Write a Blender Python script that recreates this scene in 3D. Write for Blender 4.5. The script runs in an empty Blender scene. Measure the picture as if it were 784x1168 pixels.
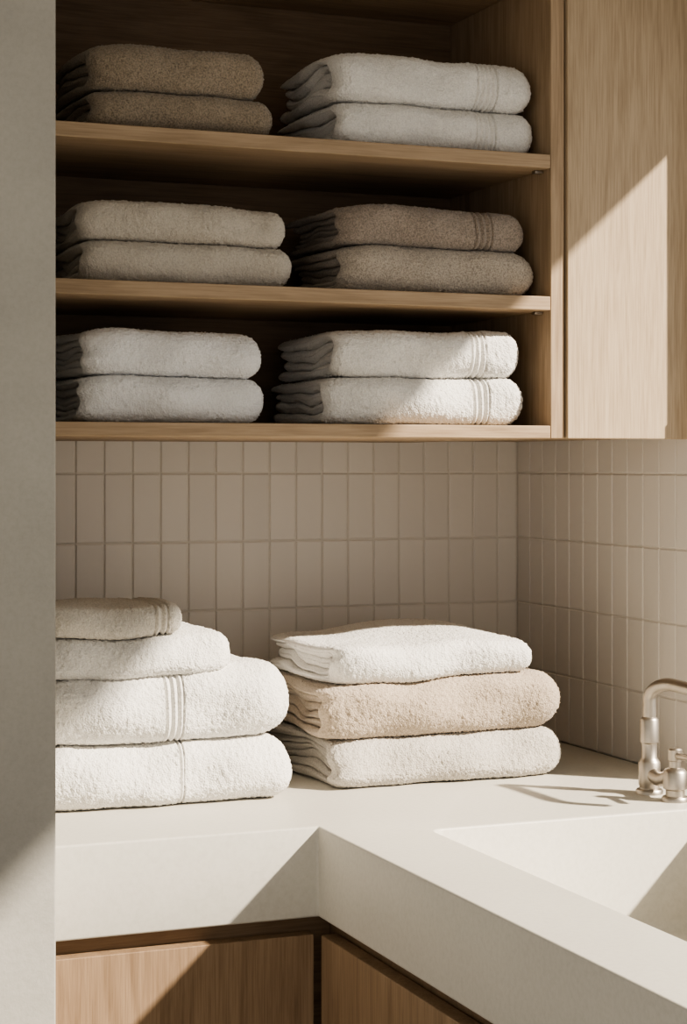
import bpy, bmesh, math
import numpy as np
from mathutils import Vector

scene = bpy.context.scene
COL = scene.collection

# ------------------------------------------------------------ materials
def new_mat(name):
    m = bpy.data.materials.new(name); m.use_nodes = True
    nt = m.node_tree
    b = nt.nodes["Principled BSDF"]
    return m, nt, b

def N(nt, typ, **kw):
    n = nt.nodes.new(typ)
    for k, v in kw.items():
        setattr(n, k, v)
    return n

def ramp(nt, fac, stops):
    r = N(nt, "ShaderNodeValToRGB")
    e = r.color_ramp.elements
    e[0].position, e[0].color = stops[0][0], (*stops[0][1], 1)
    e[1].position, e[1].color = stops[-1][0], (*stops[-1][1], 1)
    for p, c in stops[1:-1]:
        x = e.new(p); x.color = (*c, 1)
    nt.links.new(fac, r.inputs[0])
    return r.outputs[0]

def noise(nt, vec, scale, detail=3, rough=0.5, dist=0.0):
    n = N(nt, "ShaderNodeTexNoise")
    n.inputs["Scale"].default_value = scale
    n.inputs["Detail"].default_value = detail
    n.inputs["Roughness"].default_value = rough
    n.inputs["Distortion"].default_value = dist
    nt.links.new(vec, n.inputs["Vector"])
    return n.outputs["Fac"]

def bump(nt, h, strength, dist, prev=None):
    b = N(nt, "ShaderNodeBump")
    b.inputs["Strength"].default_value = strength
    b.inputs["Distance"].default_value = dist
    nt.links.new(h, b.inputs["Height"])
    if prev is not None:
        nt.links.new(prev, b.inputs["Normal"])
    return b.outputs["Normal"]

def mat_terry(name, col, dark=0.72, speck=0.5):
    m, nt, b = new_mat(name)
    tc = N(nt, "ShaderNodeTexCoord").outputs["Object"]
    n1 = noise(nt, tc, 480, 2, 0.6)
    lo = tuple(c * dark for c in col)
    c1 = ramp(nt, n1, [(0.5 - 0.22, lo), (0.5 + 0.12, col)])
    n2 = noise(nt, tc, 18, 3)
    c2 = ramp(nt, n2, [(0.3, (0.93, 0.93, 0.93)), (0.7, (1, 1, 1))])
    mx = N(nt, "ShaderNodeMix", data_type='RGBA', blend_type='MULTIPLY')
    mx.inputs[0].default_value = 1
    nt.links.new(c1, mx.inputs[6]); nt.links.new(c2, mx.inputs[7])
    nt.links.new(mx.outputs[2], b.inputs["Base Color"])
    b.inputs["Roughness"].default_value = 1
    b.inputs["Specular IOR Level"].default_value = 0.1
    b.inputs["Sheen Weight"].default_value = 0.25
    b.inputs["Sheen Roughness"].default_value = 0.6
    v = N(nt, "ShaderNodeTexVoronoi"); v.inputs["Scale"].default_value = 430
    nt.links.new(tc, v.inputs["Vector"])
    nb = bump(nt, v.outputs["Distance"], 0.7, 0.0013)
    nb = bump(nt, n1, 0.5, 0.0013, nb)
    nt.links.new(nb, b.inputs["Normal"])
    return m

def mat_wood(name, axis, light=(0.46, 0.345, 0.235), dark=(0.33, 0.24, 0.155)):
    m, nt, b = new_mat(name)
    tc = N(nt, "ShaderNodeTexCoord").outputs["Object"]
    def stretched(f):
        mp = N(nt, "ShaderNodeMapping")
        s = [1, 1, 1]; s["XYZ".index(axis)] = f
        mp.inputs["Scale"].default_value = s
        nt.links.new(tc, mp.inputs["Vector"])
        return mp.outputs["Vector"]
    n1 = noise(nt, stretched(0.10), 45, 4, 0.55, 1.2)
    n2 = noise(nt, stretched(0.03), 420, 3, 0.6)
    c1 = ramp(nt, n1, [(0.3, dark), (0.5, tuple((a + c) / 2 * 1.04 for a, c in zip(light, dark))), (0.72, light)])
    c2 = ramp(nt, n2, [(0.35, (0.74, 0.71, 0.68)), (0.6, (1.05, 1.05, 1.05))])
    mx = N(nt, "ShaderNodeMix", data_type='RGBA', blend_type='MULTIPLY')
    mx.inputs[0].default_value = 0.7
    nt.links.new(c1, mx.inputs[6]); nt.links.new(c2, mx.inputs[7])
    nt.links.new(mx.outputs[2], b.inputs["Base Color"])
    b.inputs["Roughness"].default_value = 0.55
    b.inputs["Specular IOR Level"].default_value = 0.3
    nt.links.new(bump(nt, n2, 0.25, 0.0006), b.inputs["Normal"])
    return m

def mat_stone(name, col, var=0.9, rough=0.5, bs=0.15, speck=True):
    m, nt, b = new_mat(name)
    tc = N(nt, "ShaderNodeTexCoord").outputs["Object"]
    n1 = noise(nt, tc, 6, 6, 0.6)
    c1 = ramp(nt, n1, [(0.3, tuple(c * var for c in col)), (0.7, col)])
    n2 = noise(nt, tc, 160, 3, 0.7)
    c2 = ramp(nt, n2, [(0.3, (0.92, 0.92, 0.91)), (0.6, (1, 1, 1))])
    mx = N(nt, "ShaderNodeMix", data_type='RGBA', blend_type='MULTIPLY')
    mx.inputs[0].default_value = 1
    nt.links.new(c1, mx.inputs[6]); nt.links.new(c2, mx.inputs[7])
    nt.links.new(mx.outputs[2], b.inputs["Base Color"])
    b.inputs["Roughness"].default_value = rough
    nb = bump(nt, n1, bs, 0.01)
    nb = bump(nt, n2, bs, 0.001, nb)
    nt.links.new(nb, b.inputs["Normal"])
    return m

def mat_tile(name, col):
    m, nt, b = new_mat(name)
    g = N(nt, "ShaderNodeNewGeometry")
    c = ramp(nt, g.outputs["Random Per Island"], [(0.0, tuple(x * 0.95 for x in col)), (1.0, tuple(x * 1.03 for x in col))])
    tc = N(nt, "ShaderNodeTexCoord").outputs["Object"]
    nt.links.new(c, b.inputs["Base Color"])
    b.inputs["Roughness"].default_value = 0.38
    nt.links.new(bump(nt, noise(nt, tc, 22, 2), 0.25, 0.004), b.inputs["Normal"])
    return m

def mat_plain(name, col, rough=0.6, metal=0.0):
    m, nt, b = new_mat(name)
    tc = N(nt, "ShaderNodeTexCoord").outputs["Object"]
    c = ramp(nt, noise(nt, tc, 90, 2), [(0.3, tuple(x * 0.94 for x in col)), (0.7, col)])
    nt.links.new(c, b.inputs["Base Color"])
    b.inputs["Roughness"].default_value = rough
    b.inputs["Metallic"].default_value = metal
    return m

M_WHITE = mat_terry("terry_white", (0.88, 0.86, 0.82), 0.80)
M_COOLWHITE = mat_terry("terry_bright_white", (0.90, 0.90, 0.90), 0.88)
M_BEIGE = mat_terry("terry_beige", (0.62, 0.57, 0.50), 0.76)
M_TAUPE = mat_terry("terry_taupe", (0.40, 0.33, 0.25), 0.42)
M_GREY = mat_terry("terry_warm_grey", (0.40, 0.335, 0.28), 0.45)
M_GREY2 = mat_terry("terry_oatmeal", (0.58, 0.51, 0.43), 0.48)
M_CREAM = mat_terry("terry_cream", (0.58, 0.48, 0.375), 0.60)
M_IVORY = mat_terry("terry_ivory", (0.63, 0.59, 0.53), 0.66)
M_WX = mat_wood("oak_grain_x", "X")
M_WZ = mat_wood("oak_grain_z", "Z")
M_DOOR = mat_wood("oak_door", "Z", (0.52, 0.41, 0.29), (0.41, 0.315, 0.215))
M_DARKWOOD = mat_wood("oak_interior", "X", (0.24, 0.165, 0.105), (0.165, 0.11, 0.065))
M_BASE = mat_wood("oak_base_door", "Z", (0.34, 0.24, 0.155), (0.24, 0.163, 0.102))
M_COUNTER = mat_stone("cast_stone_counter", (0.68, 0.655, 0.59), 0.95, 0.45, 0.04)
M_PLASTER = mat_stone("plaster_wall", (0.47, 0.455, 0.415), 0.84, 0.85, 0.3)
M_CEIL = mat_stone("ceiling_plaster", (0.7, 0.68, 0.62), 0.95, 0.9, 0.1)
M_FLOOR = mat_stone("floor_stone", (0.42, 0.38, 0.32), 0.85, 0.6, 0.1)
M_TILE = mat_tile("glazed_tile", (0.71, 0.665, 0.61))
M_GROUT = mat_plain("tile_grout", (0.66, 0.615, 0.555), 0.9)
M_NICKEL = mat_plain("brushed_nickel", (0.46, 0.42, 0.37), 0.40, 1.0)
M_FRAME = mat_plain("window_frame_paint", (0.7, 0.67, 0.6), 0.5)

# ------------------------------------------------------------ helpers
def add_obj(name, me, mat=None, parent=None):
    o = bpy.data.objects.new(name, me)
    COL.objects.link(o)
    if mat: me.materials.append(mat)
    if parent: o.parent = parent
    return o

def boxes(name, lst, mat, bevel=0.0, parent=None, seg=2):
    """lst of (x0,x1,y0,y1,z0,z1) joined into one mesh"""
    bm = bmesh.new()
    for x0, x1, y0, y1, z0, z1 in lst:
        vs = [bm.verts.new((x, y, z)) for x in (x0, x1) for y in (y0, y1) for z in (z0, z1)]
        idx = [(0, 1, 3, 2), (4, 6, 7, 5), (0, 4, 5, 1), (2, 3, 7, 6), (0, 2, 6, 4), (1, 5, 7, 3)]
        for f in idx: bm.faces.new([vs[i] for i in f])
    bmesh.ops.recalc_face_normals(bm, faces=bm.faces)
    if bevel > 0:
        bmesh.ops.bevel(bm, geom=bm.edges[:], offset=bevel, segments=seg, affect='EDGES', profile=0.5)
    me = bpy.data.meshes.new(name); bm.to_mesh(me); bm.free()
    return add_obj(name, me, mat, parent)

def empty(name):
    e = bpy.data.objects.new(name, None); COL.objects.link(e); e.empty_display_size = 0.1
    return e

# ------------------------------------------------------------ room shell
boxes("floor", [(-3.0, 1.474, -2.0, 2.757, -0.1, 0.0)], M_FLOOR)
boxes("ceiling", [(-3.0, 1.474, -2.0, 2.757, 2.5, 2.6)], M_CEIL)
boxes("wall_back", [(0.4586, 1.474, 2.6588, 2.757, 0, 2.5)], M_GROUT)
boxes("wall_left", [(-3.0, 0.4586, 1.95, 2.757, 0, 2.5)], M_PLASTER, 0.002)
WY0, WY1, WZ0, WZ1 = 0.1, 2.11, 0.935, 1.875
boxes("wall_right", [(1.374, 1.474, WY1, 2.757, 0, 2.5), (1.374, 1.474, -2.0, WY0, 0, 2.5),
                     (1.374, 1.474, WY0, WY1, 0, WZ0), (1.374, 1.474, WY0, WY1, WZ1, 2.5)], M_PLASTER)
boxes("window_1", [(1.455, 1.474, WY0, WY1, WZ1 - 0.012, WZ1), (1.455, 1.474, WY0, WY1, WZ0, WZ0 + 0.012),
                   (1.455, 1.474, WY0, WY0 + 0.015, WZ0, WZ1), (1.465, 1.474, WY1 - 0.004, WY1, WZ0, WZ1)], M_FRAME)

# ------------------------------------------------------------ tiles
PW, PH, G = 0.0425, 0.1018, 0.0022
def tiles_mesh():
    bm = bmesh.new()
    def tile(a0, a1, z0, z1, wall):
        if a1 - a0 < 0.004 or z1 - z0 < 0.004: return
        if wall == 'B':
            P = lambda a, d, z: (a, 2.657 + d, z)
        else:
            P = lambda a, d, z: (1.368 + d, a, z)
        e = 0.0014
        rings = []
        for ins, d in ((0, 0.006), (0, 0.0016), (e * 0.35, 0.0005), (e, 0.0)):
            rings.append([bm.verts.new(P(*q)) for q in ((a0 + ins, d, z0 + ins), (a1 - ins, d, z0 + ins), (a1 - ins, d, z1 - ins), (a0 + ins, d, z1 - ins))])
        for r0, r1 in zip(rings, rings[1:]):
            for i in range(4):
                bm.faces.new((r0[i], r0[(i + 1) % 4], r1[(i + 1) % 4], r1[i]))
        bm.faces.new(rings[-1])
    for r in range(5):
        z0 = 0.9 + r * PH + G / 2; z1 = z0 + PH - G
        x = 1.3333
        tile(x + G / 2, 1.368 - 0.001, z0, z1, 'B')
        while x - PW > 0.46:
            tile(x - PW + G / 2, x - G / 2, z0, z1, 'B'); x -= PW
        tile(0.4605, x - G / 2, z0, z1, 'B')
        y = 2.657
        first = True
        while y - PW > WY1:
            tile(y - PW + G / 2, y - G / 2 - (0.001 if first else 0), z0, z1, 'R'); y -= PW; first = False
    bmesh.ops.recalc_face_normals(bm, faces=bm.faces)
    me = bpy.data.meshes.new("tile_backsplash"); bm.to_mesh(me); bm.free()
    for p in me.polygons: p.use_smooth = False
    return me
add_obj("tile_backsplash", tiles_mesh(), M_TILE)
boxes("trim_1", [(1.3697, 1.376, WY1 + 0.001, 2.664, 0.9, 1.41)], M_GROUT)

# ------------------------------------------------------------ countertop with cast sink
def countertop():
    z0, z1 = 0.794, 0.9
    poly = [(0.4596, 2.034), (0.788, 2.034), (0.788, 0.4), (1.3675, 0.4), (1.3675, 2.6565), (0.4596, 2.6565)]
    bm = bmesh.new()
    lo = [bm.verts.new((x, y, z0)) for x, y in poly]
    hi = [bm.verts.new((x, y, z1)) for x, y in poly]
    bm.faces.new(lo); bm.faces.new(hi)
    for i in range(6):
        j = (i + 1) % 6
        bm.faces.new((lo[i], lo[j], hi[j], hi[i]))
    bmesh.ops.recalc_face_normals(bm, faces=bm.faces)
    me = bpy.data.meshes.new("stone_countertop"); bm.to_mesh(me); bm.free()
    o = add_obj("stone_countertop", me, M_COUNTER)
    under = boxes("u", [(0.862, 1.32, 1.32, 2.006, 0.73, 0.83)], M_COUNTER)
    cut = bmesh.new()
    bmesh.ops.create_cube(cut, size=1)
    X0, X1, Y0, Y1, Z0, Z1 = 0.892, 1.292, 1.35, 1.976, 0.757, 1.0
    for v in cut.verts:
        top = v.co.z > 0
        i = 0.0 if top else 0.02
        v.co = (X0 + i if v.co.x < 0 else X1 - i, Y0 + i if v.co.y < 0 else Y1 - i, Z1 if top else Z0)
    ve = [e for e in cut.edges if abs(e.verts[0].co.z - e.verts[1].co.z) > 0.1]
    bmesh.ops.bevel(cut, geom=ve, offset=0.018, segments=6, affect='EDGES', profile=0.5)
    be = [e for e in cut.edges if e.verts[0].co.z < 0.8 and e.verts[1].co.z < 0.8]
    bmesh.ops.bevel(cut, geom=be, offset=0.016, segments=6, affect='EDGES', profile=0.5)
    cme = bpy.data.meshes.new("c"); cut.to_mesh(cme); cut.free()
    c = add_obj("c", cme)
    for tgt, op in ((under, 'UNION'), (c, 'DIFFERENCE')):
        md = o.modifiers.new(op, 'BOOLEAN'); md.operation = op; md.object = tgt; md.solver = 'EXACT'
    bv = o.modifiers.new('bev', 'BEVEL'); bv.width = 0.003; bv.segments = 3; bv.limit_method = 'ANGLE'; bv.angle_limit = math.radians(50)
    dg = bpy.context.evaluated_depsgraph_get()
    nm = bpy.data.meshes.new_from_object(o.evaluated_get(dg))
    o.modifiers.clear(); o.data = nm; nm.name = "stone_countertop"
    bpy.data.objects.remove(under); bpy.data.objects.remove(c)
    for p in nm.polygons: p.use_smooth = True
    nm.set_sharp_from_angle(angle=math.radians(35))
    return o
countertop()

# ------------------------------------------------------------ base cabinets
bc = empty("base_cabinet")
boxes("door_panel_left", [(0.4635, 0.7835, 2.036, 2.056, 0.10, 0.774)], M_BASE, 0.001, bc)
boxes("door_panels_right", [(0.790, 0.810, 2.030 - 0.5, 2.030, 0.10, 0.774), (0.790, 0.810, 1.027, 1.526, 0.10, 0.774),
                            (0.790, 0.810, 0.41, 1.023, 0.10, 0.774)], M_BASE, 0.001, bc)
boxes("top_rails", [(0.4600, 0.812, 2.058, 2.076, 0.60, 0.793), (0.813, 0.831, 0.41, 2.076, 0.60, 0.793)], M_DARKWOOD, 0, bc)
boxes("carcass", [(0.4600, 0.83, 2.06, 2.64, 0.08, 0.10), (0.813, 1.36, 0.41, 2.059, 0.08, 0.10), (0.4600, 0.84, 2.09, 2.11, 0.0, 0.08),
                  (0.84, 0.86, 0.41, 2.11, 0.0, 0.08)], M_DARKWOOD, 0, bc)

# ------------------------------------------------------------ wall cabinet (open shelves + door)
wc = empty("wall_cabinet")
XL, XR = 0.4600, 1.158
boxes("bottom_board", [(XL, XR, 2.155, 2.656, 1.354, 1.3705)], M_WX, 0.0012, wc)
boxes("shelf_1", [(XL, XR, 2.155, 2.459, 1.520, 1.538)], M_WX, 0.0012, wc)
boxes("shelf_2", [(XL, XR, 2.155, 2.459, 1.704, 1.722)], M_WX, 0.0012, wc)
boxes("shelf_3", [(XL, XR, 2.155, 2.459, 1.954, 1.972)], M_WX, 0.0012, wc)
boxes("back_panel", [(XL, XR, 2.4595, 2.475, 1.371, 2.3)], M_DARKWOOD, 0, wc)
boxes("side_panel", [(XR + 0.0005, XR + 0.020, 2.155, 2.656, 1.354, 2.3)], M_WZ, 0.001, wc)
boxes("door_panel", [(1.1805, 1.3665, 2.150, 2.170, 1.354, 2.3)], M_DOOR, 0.0012, wc)
boxes("door_carcass", [(1.1785, 1.3665, 2.172, 2.656, 1.356, 1.374), (1.1785, 1.3665, 2.172, 2.656, 2.28, 2.3)], M_WX, 0, wc)
boxes("shelf_pins", [(1.146, 1.158, 2.175, 2.185, z - 0.004, z) for z in (1.52, 1.704)], M_NICKEL, 0.001, wc)

# ------------------------------------------------------------ towels
def towel(name, x0, x1, yf, D, z0, H, mat, base, wseed, seed, nC=2, band=None, yaw=0.0, amp=0.00062, wave=0.03, bulge=0.0, res=0.0020, rr=0.45, loose=1.0):
    """folded towel. z0,H are (left,right) tuples. Nested folds open to the back; fold layers show on the left end."""
    rng = np.random.RandomState(seed)
    L = x1 - x0
    Hn = (H[0] + H[1]) / 2
    t = Hn / (2 * nC)
    wr = np.random.RandomState(wseed if isinstance(wseed, int) else int(wseed * 1000))
    ph = wr.rand(8) * 6.28
    fr = rng.uniform(22, 42); cr = rng.uniform(0.35, 0.65); pc = rng.rand(3) * 6.28
    V = []; F = []; off = 0
    xs = list(np.arange(0, L, res))
    e = 0.6 * t * (1 - np.cos(np.linspace(0, math.pi / 2, 11)))
    xs += list(e) + list(L - e) + [L]
    if band:
        for b0, w, n in band: xs += list(np.arange(b0 - x0 - 0.001, b0 - x0 + w + 0.001, 0.0007))
    xs = np.array(sorted(xs)); xs = xs[np.concatenate(([True], np.diff(xs) > 0.0002))]
    xs = xs[(xs >= 0) & (xs <= L)]
    for k in range(nC):
        a = Hn / 2 - t / 2 - k * t
        uk = t / 2 + k * t * 0.9
        b = max(a * 0.85, 0.004)
        Dk = D - 0.004 * k
        # center line
        top_u = np.arange(Dk, uk + b, -res * 1.15)
        na = max(8, int(math.pi * a / res))
        th = np.linspace(math.pi / 2, -math.pi / 2, na)
        p = 2.5
        cu = uk + b - b * np.abs(np.cos(th)) ** (2 / p)
        cv = a * np.sign(np.sin(th)) * np.abs(np.sin(th)) ** (2 / p)
        bot_u = np.arange(uk + b + res * 1.5, Dk, res * 2.2)
        u = np.concatenate((top_u, cu, bot_u)); v = np.concatenate((np.full(len(top_u), a), cv, np.full(len(bot_u), -a)))
        keep = np.concatenate(([True], np.hypot(np.diff(u), np.diff(v)) > 0.0004))
        u = u[keep]; v = v[keep]
        du = np.gradient(u); dv = np.gradient(v); l = np.hypot(du, dv) + 1e-9
        # outward normal = left of direction flipped
        nu, nv = dv / l, -du / l
        h = t / 2 * 0.99
        lx = rng.uniform(0.0, 0.003) + 0.0045 * k
        M = len(u) * 2
        K = len(xs)
        s = xs * (L - lx) / L + lx
        hl = h * (np.clip(1 - (1 - np.clip((s - lx) / (1.25 * h), 0, 1)) ** 2, 0.0004, 1)) ** 0.5
        hr = h * np.sqrt(np.clip(1 - (1 - np.clip((L - s) / h, 0, 1)) ** 2, 0.0004, 1))
        hh = np.minimum(hl, hr)[:, None]
        fold = h * 0.98
        outu = u[None] + nu[None] * hh; outv = v[None] + nv[None] * hh
        inu = (u[None] - nu[None] * np.minimum(hh, fold))[:, ::-1]; inv = (v[None] - nv[None] * np.minimum(hh, fold))[:, ::-1]
        U = np.concatenate((outu, inu), 1); W = np.concatenate((outv, inv), 1)
        W0 = W.copy()
        # inner crease wobble
        inner = np.clip(1 - np.abs(2 * W / Hn), 0, 1)
        W = W + loose * inner * t * (cr * np.sin(U * fr + pc[0]) + 0.14 * np.sin(U * 75 + pc[1] + s[:, None] * 20))
        R = rr * Hn
        q = np.clip((L - s) / R, 0, 1)[:, None]
        g = np.clip(1 - (1 - q) ** 2.3, 0, 1) ** (1 / 2.3)
        ql = np.clip(s / (0.8 * Hn), 0, 1)[:, None]
        gl = 1 - 0.12 * (1 - ql) ** 2
        W = (W + 0.12 * Hn) * g * gl - 0.12 * Hn * (0.35 + 0.65 * g)
        qc = np.clip(s / 0.022, 0, 1)[:, None]
        U = U + (1 - g) * R * 0.7 + (1 - gl) * 0.04 + 0.014 * (1 - np.sqrt(np.clip(1 - (1 - qc) ** 2, 0, 1)))
        X = np.repeat(s[:, None], U.shape[1], 1)
        sl = X / L
        # soft unevenness of the left edge, each limb of the fold ends somewhere else
        fall = (1 - sl) ** 7
        X = X + fall * loose * (0.004 * np.sin(U * 24 + seed) + 0.0022 * np.sin(W0 * 2.2 / t + pc[2] + U * 14))
        Hx = H[0] + (H[1] - H[0]) * sl; zb = z0[0] + (z0[1] - z0[0]) * sl
        Z = zb + (W / Hn + 0.5) * Hx
        if bulge:
            Z = Z + bulge * np.clip(W / Hn + 0.5, 0, 1) * np.clip(U / D * 1.5, 0, 1) ** 0.8 * np.clip(np.sin(sl ** 2.4 * math.pi), 0, 1)
        # low frequency softness
        wx = X + x0; wy = U + yf
        wv = 1 + wave * (np.sin(wx * 23 + ph[1] + wy * 9) * 0.5 + np.sin(wx * 47 + ph[2] - wy * 21) * 0.3 + np.sin(wy * 33 + ph[3] + wx * 12) * 0.3)
        Z = base + (Z - base) * wv
        Y = U + 0.0028 * np.sin(X * 31 + Z * 60 + seed) + 0.0018 * np.sin(X * 73 + seed * 1.7 - Z * 40)
        cx = L * 0.5
        Xc = X - cx; 
        XX = cx + Xc * math.cos(yaw) - (Y - D / 2) * math.sin(yaw)
        YY = D / 2 + Xc * math.sin(yaw) + (Y - D / 2) * math.cos(yaw)
        P = np.stack((XX + x0, YY + yf, Z), -1)
        di = np.gradient(P, axis=0); dj = np.roll(P, -1, 1) - np.roll(P, 1, 1)
        nrm = np.cross(dj, di); nrm /= (np.linalg.norm(nrm, axis=-1, keepdims=True) + 1e-12)
        rnd = rng.randn(*X.shape)
        endf = np.clip((s - lx) / (0.6 * t), 0.3, 1)[:, None]
        A = np.full(X.shape, amp) * endf; O = np.zeros(X.shape)
        if band:
            for b0, w, n in band:
                r = (s - (b0 - x0)) / w
                ins = ((r > 0) & (r < 1))
                prof = np.where(ins, -0.0016 + 0.0018 * np.cos(2 * math.pi * n * r + math.pi), 0)
                A[ins] = amp * 0.08
                O += prof[:, None]
        P = P + nrm * (rnd * A + O)[..., None]
        P[..., 2] = np.maximum(P[..., 2], base + 0.0004)
        V.append(P.reshape(-1, 3))
        i = np.arange(K - 1)[:, None]; j = np.arange(M)[None]; j2 = (j + 1) % M
        q4 = np.stack((i * M + j + 0 * i, i * M + j2 + 0 * i, (i + 1) * M + j2, (i + 1) * M + j), -1).reshape(-1, 4) + off
        F.append(q4)
        off += K * M
    V = np.concatenate(V); F = np.concatenate(F)
    c = V.mean(0); c[2] = V[:, 2].min()
    V = V - c
    me = bpy.data.meshes.new(name)
    me.vertices.add(len(V)); me.vertices.foreach_set("co", V.astype(np.float32).ravel())
    me.loops.add(F.size); me.loops.foreach_set("vertex_index", F.astype(np.int32).ravel())
    me.polygons.add(len(F)); me.polygons.foreach_set("loop_start", np.arange(0, F.size, 4, dtype=np.int32))
    me.polygons.foreach_set("loop_total", np.full(len(F), 4, dtype=np.int32))
    me.polygons.foreach_set("use_smooth", np.ones(len(F), dtype=bool))
    me.update(calc_edges=True); me.validate()
    o = add_obj(name, me, mat); o.location = c
    return o

T = "folded_towel"
def pair(x0, xr, zb, hs, mats, seeds, bands=(None, None), yf=2.178, D=0.205, x0b=None, nCs=(2, 2)):
    h1, h2 = hs
    towel(T, x0b if x0b else x0, xr[0], yf, D, (zb, zb), (h1, h1), mats[0], zb, seeds[0], seeds[0], band=bands[0], nC=nCs[0])
    towel(T, x0, xr[1], yf + 0.002, D - 0.005, (zb + h1, zb + h1), (h2, h2), mats[1], zb, seeds[0], seeds[1], band=bands[1], nC=nCs[1])

# rows: bottom, top
pair(0.553, (0.787, 0.777), 1.7225, (0.047, 0.057), (M_TAUPE, M_TAUPE), (1, 2))
pair(0.545, (0.812, 0.806), 1.5385, (0.050, 0.048), (M_BEIGE, M_BEIGE), (3, 4))
pair(0.545, (0.778, 0.774), 1.3710, (0.056, 0.056), (M_COOLWHITE, M_COOLWHITE), (5, 6), nCs=(3, 3))
pair(0.868, (1.152, 1.149), 1.7225, (0.056, 0.063), (M_WHITE, M_WHITE), (7, 8), ([(1.062, 0.030, 4)], [(1.065, 0.030, 4)]))
pair(0.880, (1.150, 1.139), 1.5385, (0.060, 0.051), (M_GREY2, M_GREY), (9, 10), (None, [(1.062, 0.026, 3)]), nCs=(3, 3))
pair(0.868, (1.138, 1.133), 1.3710, (0.060, 0.060), (M_WHITE, M_WHITE), (11, 12), ([(1.060, 0.024, 3)], [(1.056, 0.024, 3)]), x0b=0.860)

# counter stack, left
cb = 0.9003
towel(T, 0.485, 0.826, 2.205, 0.28, (cb, cb), (0.079, 0.077), M_WHITE, cb, 21, 21, band=[(0.674, 0.007, 1)], wave=0.02)
towel(T, 0.487, 0.826, 2.203, 0.28, (cb + .079, cb + .077), (0.080, 0.096), M_WHITE, cb, 21, 22, band=[(0.655, 0.024, 3)], wave=0.02, rr=0.6)
towel(T, 0.500, 0.746, 2.212, 0.22, (cb + .158, cb + .160), (0.051, 0.050), M_WHITE, cb, 21, 23, wave=0.02)
towel("folded_washcloth", 0.505, 0.682, 2.214, 0.15, (cb + .2095, cb + .2105), (0.039, 0.038), mat_terry("terry_pale_sand", (0.74, 0.70, 0.63), 0.74), cb, 21, 24, band=[(0.645, 0.018, 2)], wave=0.02)
# counter stack, right
towel(T, 0.888, 1.226, 2.236, 0.26, (cb, cb), (0.063, 0.064), M_IVORY, cb, 31, 31, wave=0.02, loose=1.3, nC=3)
towel(T, 0.882, 1.226, 2.234, 0.26, (cb + .063, cb + .064), (0.071, 0.078), M_CREAM, cb, 31, 35, wave=0.02, rr=0.6, loose=1.4, nC=3)
towel(T, 0.890, 1.180, 2.240, 0.24, (cb + .134, cb + .141), (0.052, 0.042), M_WHITE, cb, 31, 33, wave=0.02, bulge=0.014, loose=1.3)

# ------------------------------------------------------------ tap
tap = empty("bridge_tap")
def lathe(name, prof, loc, parent=None, seg=40):
    bm = bmesh.new(); rings = []
    for r, z in prof:
        rings.append([bm.verts.new((loc[0] + r * math.cos(2 * math.pi * i / seg), loc[1] + r * math.sin(2 * math.pi * i / seg), loc[2] + z)) for i in range(seg)])
    for a, b in zip(rings, rings[1:]):
        for i in range(seg): bm.faces.new((a[i], a[(i + 1) % seg], b[(i + 1) % seg], b[i]))
    bm.faces.new(rings[0]); bm.faces.new(rings[-1])
    bmesh.ops.recalc_face_normals(bm, faces=bm.faces)
    me = bpy.data.meshes.new(name); bm.to_mesh(me); bm.free()
    for p in me.polygons: p.use_smooth = True
    me.set_sharp_from_angle(angle=math.radians(40))
    return add_obj(name, me, M_NICKEL, parent)

def tube(name, pts, r, parent=None):
    cu = bpy.data.curves.new(name, 'CURVE'); cu.dimensions = '3D'; cu.bevel_depth = r; cu.bevel_resolution = 8; cu.use_fill_caps = True
    sp = cu.splines.new('POLY'); sp.points.add(len(pts) - 1)
    for p, c in zip(sp.points, pts): p.co = (*c, 1)
    o = bpy.data.objects.new(name, cu); COL.objects.link(o)
    dg = bpy.context.evaluated_depsgraph_get()
    me = bpy.data.meshes.new_from_object(o.evaluated_get(dg))
    bpy.data.objects.remove(o)
    for p in me.polygons: p.use_smooth = True
    me.set_sharp_from_angle(angle=math.radians(50))
    me.materials.clear()
    return add_obj(name, me, M_NICKEL, parent)

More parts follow.
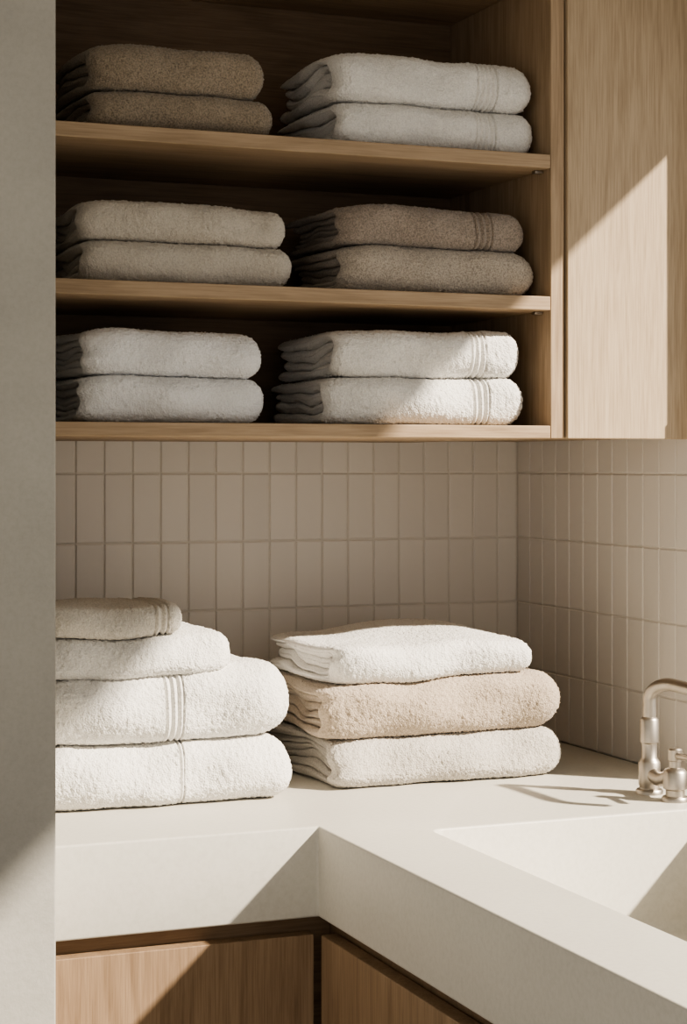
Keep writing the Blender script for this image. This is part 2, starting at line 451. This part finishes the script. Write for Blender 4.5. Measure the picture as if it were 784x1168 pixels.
A = (1.2586, 2.077, 0.9); B = (1.260, 2.018, 0.9)
lathe("base_column", [(0.0175, 0.0), (0.0175, 0.004), (0.016, 0.006), (0.0130, 0.0065), (0.0130, 0.010), (0.0140, 0.012), (0.0140, 0.040),
                      (0.012, 0.043), (0.0098, 0.046), (0.0098, 0.064), (0.0118, 0.066), (0.0118, 0.094), (0.0100, 0.097), (0.0085, 0.098), (0.0085, 0.110)], A, tap)
pts = [(A[0], A[1], A[2] + 0.10)]
for i in range(15):
    a = math.pi / 2 * i / 14
    pts.append((A[0] + 0.012 * (1 - math.cos(a)), A[1] - 0.034 * (1 - math.cos(a)), A[2] + 0.120 + 0.022 * math.sin(a)))
pts.append((A[0] + 0.012, A[1] - 0.13, A[2] + 0.140))
for i in range(1, 10):
    a = math.pi / 2 * i / 9
    pts.append((A[0] + 0.012, A[1] - 0.13 - 0.02 * math.sin(a), A[2] + 0.140 - 0.02 * (1 - math.cos(a))))
pts.append((A[0] + 0.012, A[1] - 0.15, A[2] + 0.100))
tube("spout", pts, 0.0083, tap)
pts = []
for i in range(13):
    f = i / 12
    pts.append((A[0] + (B[0] - A[0]) * f, A[1] + (B[1] - A[1]) * f, A[2] + 0.030 - 0.008 * math.sin(math.pi * min(1, f * 1.2)) ))
tube("bridge_pipe", pts, 0.0095, tap)
lathe("valve_body", [(0.0170, 0.0), (0.0170, 0.004), (0.0155, 0.006), (0.0120, 0.0065), (0.0120, 0.014), (0.0150, 0.016), (0.0150, 0.036), (0.012, 0.040),
                     (0.0075, 0.042), (0.0075, 0.050), (0.0088, 0.051), (0.0088, 0.064), (0.007, 0.066)], B, tap)
tube("lever_handle", [(B[0], B[1], 0.957), (B[0] - 0.002, B[1] - 0.02, 0.958), (B[0] - 0.004, B[1] - 0.05, 0.960)], 0.0042, tap)

# ------------------------------------------------------------ lights, world
sun = bpy.data.lights.new("sun", 'SUN'); sun.energy = 9.5; sun.angle = math.radians(1.8); sun.color = (1.0, 0.88, 0.73)
so = bpy.data.objects.new("sun", sun); COL.objects.link(so)
d = Vector((-1, 0.9, -0.93))
so.rotation_euler = d.to_track_quat('-Z', 'Y').to_euler()
so.location = (3, -1, 3)
w = bpy.data.worlds.new("sky"); scene.world = w; w.use_nodes = True
bg = w.node_tree.nodes["Background"]
bg.inputs[0].default_value = (1.0, 0.955, 0.895, 1); bg.inputs[1].default_value = 0.72
scene.view_settings.view_transform = 'AgX'
scene.view_settings.look = 'AgX - Medium High Contrast'
scene.view_settings.exposure = 0.22

# ------------------------------------------------------------ camera
cam = bpy.data.cameras.new("camera"); co = bpy.data.objects.new("camera", cam); COL.objects.link(co)
cam.sensor_fit = 'HORIZONTAL'; cam.sensor_width = 36; cam.lens = 2140 / 784 * 36
cam.shift_y = -54 / 784
cam.clip_start = 0.05
co.location = (0, 0, 1.32)
co.rotation_euler = (math.radians(90), 0, math.radians(-21.95))
scene.camera = co
